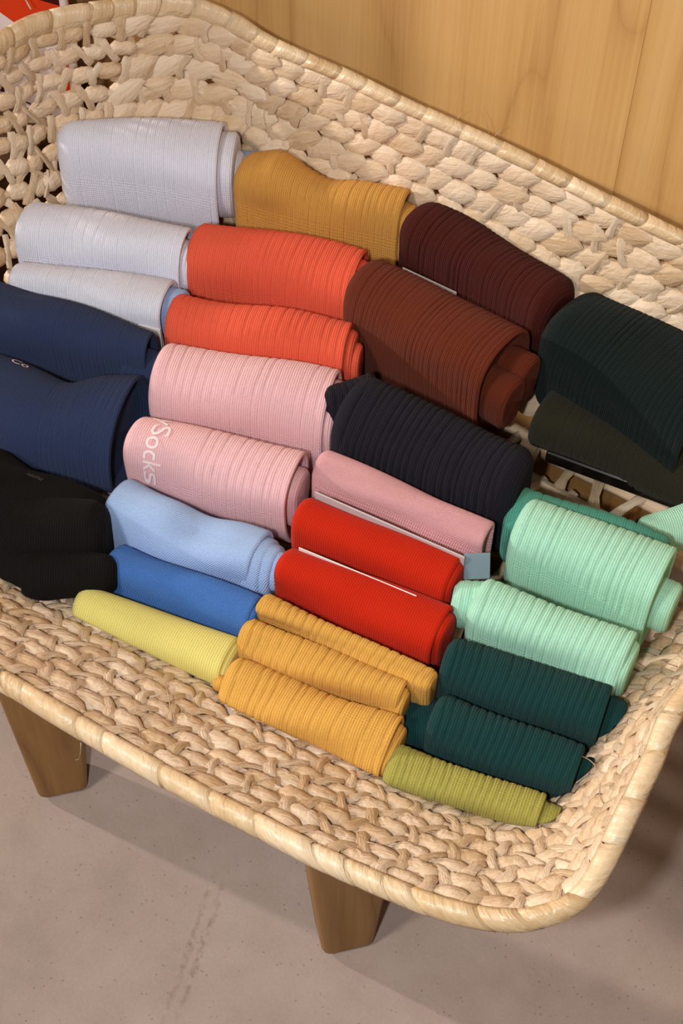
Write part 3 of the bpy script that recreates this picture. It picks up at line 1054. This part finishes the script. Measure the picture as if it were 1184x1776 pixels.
# --- navy and black at the left
NAVY1 = rolled('navy folded sock behind the other navy one, left edge', 'navy', ((-80, 478), (288, 584), (244, 672), (-80, 650)), .276,
       [IN(ext=.010, shrink=.78, dy=-.004, dzz=-.006)], k=.6, ribs=.0034, rib_depth=.0004, rib_range=(.5, 1), group='navy socks', wr=.002, bow=.006, name='folded_socks')
t, NAVY2, NAVY2B = rolled('larger navy folded sock with a small white mark, beside the black one', 'navy', ((-70, 622), (256, 668), (200, 884), (-60, 800)), .270,
       [], front=True, rho=1.25, bmax=.05, zb=.2, ribs=.0040, rib_depth=.0005, rib_range=(.58, 1), group='navy socks', wr=.004, bow=-.002, lump=((.62, .12, -.005),), name='folded_socks')
NAVY2T = t
t, BLK, BLKB = rolled('black folded sock at the left edge, in front of the navy ones', 'black', ((-90, 738), (190, 884), (112, 1078), (-80, 1016)), .266,
       [], [('folded_layer', 'black', ((40, 945), (207, 970), (203, 1024), (40, 1050)), .260, dict(front=True, ribs=0, left='round', right='round', rl=.009)),
            ('folded_layer', 'black', ((20, 856), (198, 878), (184, 990), (10, 1000)), .271, dict(front=True, ribs=0, left='round', right='round', rl=.012))],
       front=True, rho=.9, ribs=0, wr=.004, rl=.016, right='round', name='folded_socks')
BLKT = t


# ------------------------------------------------------------------ lettering on the socks
def text_mesh(body, size):
    cu = bpy.data.curves.new('lettering', 'FONT'); cu.body = body; cu.size = size; cu.resolution_u = 4
    o = bpy.data.objects.new('lettering_tmp', cu); col.objects.link(o)
    dg = bpy.context.evaluated_depsgraph_get()
    me = bpy.data.meshes.new_from_object(o.evaluated_get(dg))
    bm = bmesh.new(); bm.from_mesh(me)
    bmesh.ops.triangulate(bm, faces=bm.faces[:])
    for _ in range(2):
        ed = [e for e in bm.edges if e.calc_length() > size * 0.10]
        bmesh.ops.subdivide_edges(bm, edges=ed, cuts=1)
    bmesh.ops.triangulate(bm, faces=bm.faces[:])
    V = np.array([v.co[:] for v in bm.verts]); Fc = [tuple(v.index for v in f.verts) for f in bm.faces]
    bm.free(); bpy.data.objects.remove(o); bpy.data.meshes.remove(me); bpy.data.curves.remove(cu)
    return V, Fc


def print_on(roll, t, base, body, size, u0, th0, mat, along='section', lift=0.0005, stretch=1.0):
    V, Fc = text_mesh(body, size)
    r = (roll.aL + roll.bt) / 2
    out = []
    for x, y, _ in V:
        if along == 'section':
            out.append(roll.surf(u0 + y, th0 + x * stretch / r, lift, False))
        else:
            out.append(roll.surf(u0 + x, th0 - y / r, lift, False))
    return link_mesh('lettering', np.array(out), Fc, mat, t, base, smooth=False)


print_on(PINK2, PINK2T, PINK2B, 'ySocks', 0.0185, 0.0165, math.radians(60), M_print)
print_on(NAVY2, NAVY2T, NAVY2B, 'Co', 0.011, 0.036, math.radians(60), M_print, along='axis')
print_on(BLK, BLKT, BLKB, 'naunu', 0.0052, 0.054, math.radians(70), M_print2, along='axis')

# ------------------------------------------------------------------ printed cushion standing at the left behind the basket
def mat_cushion():
    k = NT('cushion_print'); oc = k.obj()
    sep = k.n('ShaderNodeSeparateXYZ'); k.l(oc, sep.inputs[0])
    d = k.math('ADD', sep.outputs[0], k.math('MULTIPLY', sep.outputs[2], 0.7))
    d = k.math('ADD', d, k.math('MULTIPLY', k.math('PINGPONG', sep.outputs[2], 0.05), 0.8))
    rp = k.ramp(k.math('FRACT', k.math('DIVIDE', k.math('ADD', d, 5.03), 0.125)), [(0.0, lin((214, 62, 26))), (0.36, lin((70, 20, 18))), (0.56, lin((226, 214, 212)))])
    rp.node.color_ramp.interpolation = 'CONSTANT'
    nz = k.noise(oc, 500.0, 2.0)
    k.l(rp, k.b.inputs['Base Color']); k.b.inputs['Roughness'].default_value = 0.9
    k.b.inputs['Specular IOR Level'].default_value = 0.1
    k.bump(nz, 0.3, 0.0008)
    return k.m


pl = thing('added_plinth', 'added dark wooden block raising the printed cushion so its shadow reaches the panel, behind the left end of the basket', 'added_plinth', (-0.79, 0.20, 0))  # block added to lift the cushion so its shadow falls higher on the panel
M_pl = mat_wood('plinth_wood', lin((92, 62, 40)), lin((74, 48, 30)), lin((52, 32, 20)), axis=0, ring=1.0, rough=0.6)
bm_obj('body', box_bm((0.56, 0.22, 0.176), 0.003), M_pl, pl, (0, 0, 0.0885))
bm_obj('top', box_bm((0.58, 0.24, 0.022), 0.003), M_pl, pl, (0, 0, 0.188))
cu = thing('cushion', 'square cushion with orange, maroon and white print behind the basket at upper left', 'cushion', (-0.748, 0.250, 0.20))
V, Fc = [], []
n = 22
for side in (1, -1):
    for i in range(n + 1):
        for j in range(n + 1):
            x = -1 + 2 * i / n; z = -1 + 2 * j / n
            e = (1 - abs(x) ** 2.6) * (1 - abs(z) ** 2.6)
            pin = 1 - 0.05 * (1 - abs(x)) * abs(z) ** 3 - 0.0
            V.append((x * 0.285 * (1 - 0.04 * (1 - z * z) * abs(x) ** 4), side * 0.060 * max(e, 0) ** 0.42, (z * pin + 1) * 0.25 + 0.012))
for s_ in range(2):
    o_ = s_ * (n + 1) ** 2
    for i in range(n):
        for j in range(n):
            q = (o_ + i * (n + 1) + j, o_ + (i + 1) * (n + 1) + j, o_ + (i + 1) * (n + 1) + j + 1, o_ + i * (n + 1) + j + 1)
            Fc.append(q if s_ == 1 else q[::-1])
link_mesh('cover', V, Fc, mat_cushion(), cu)
edge = []
for k in range(160):
    f = k / 160 * 4; sd = int(f); a = -1 + 2 * (f - sd)
    x, z = [(a, -1), (1, a), (-a, 1), (-1, -a)][sd]
    pin = 1 - 0.05 * (1 - abs(x)) * abs(z) ** 3
    edge.append((x * 0.285 * (1 - 0.04 * (1 - z * z) * abs(x) ** 4), 0, (z * pin + 1) * 0.25 + 0.012))
V, Fc, U = tube(edge, 0.004, 6, True)
link_mesh('piping', V, Fc, mat_plain('cushion_piping', (222, 208, 204), 0.9, 0.1), cu, uvs=U)
cu.rotation_euler = (math.radians(-3), 0, 0)
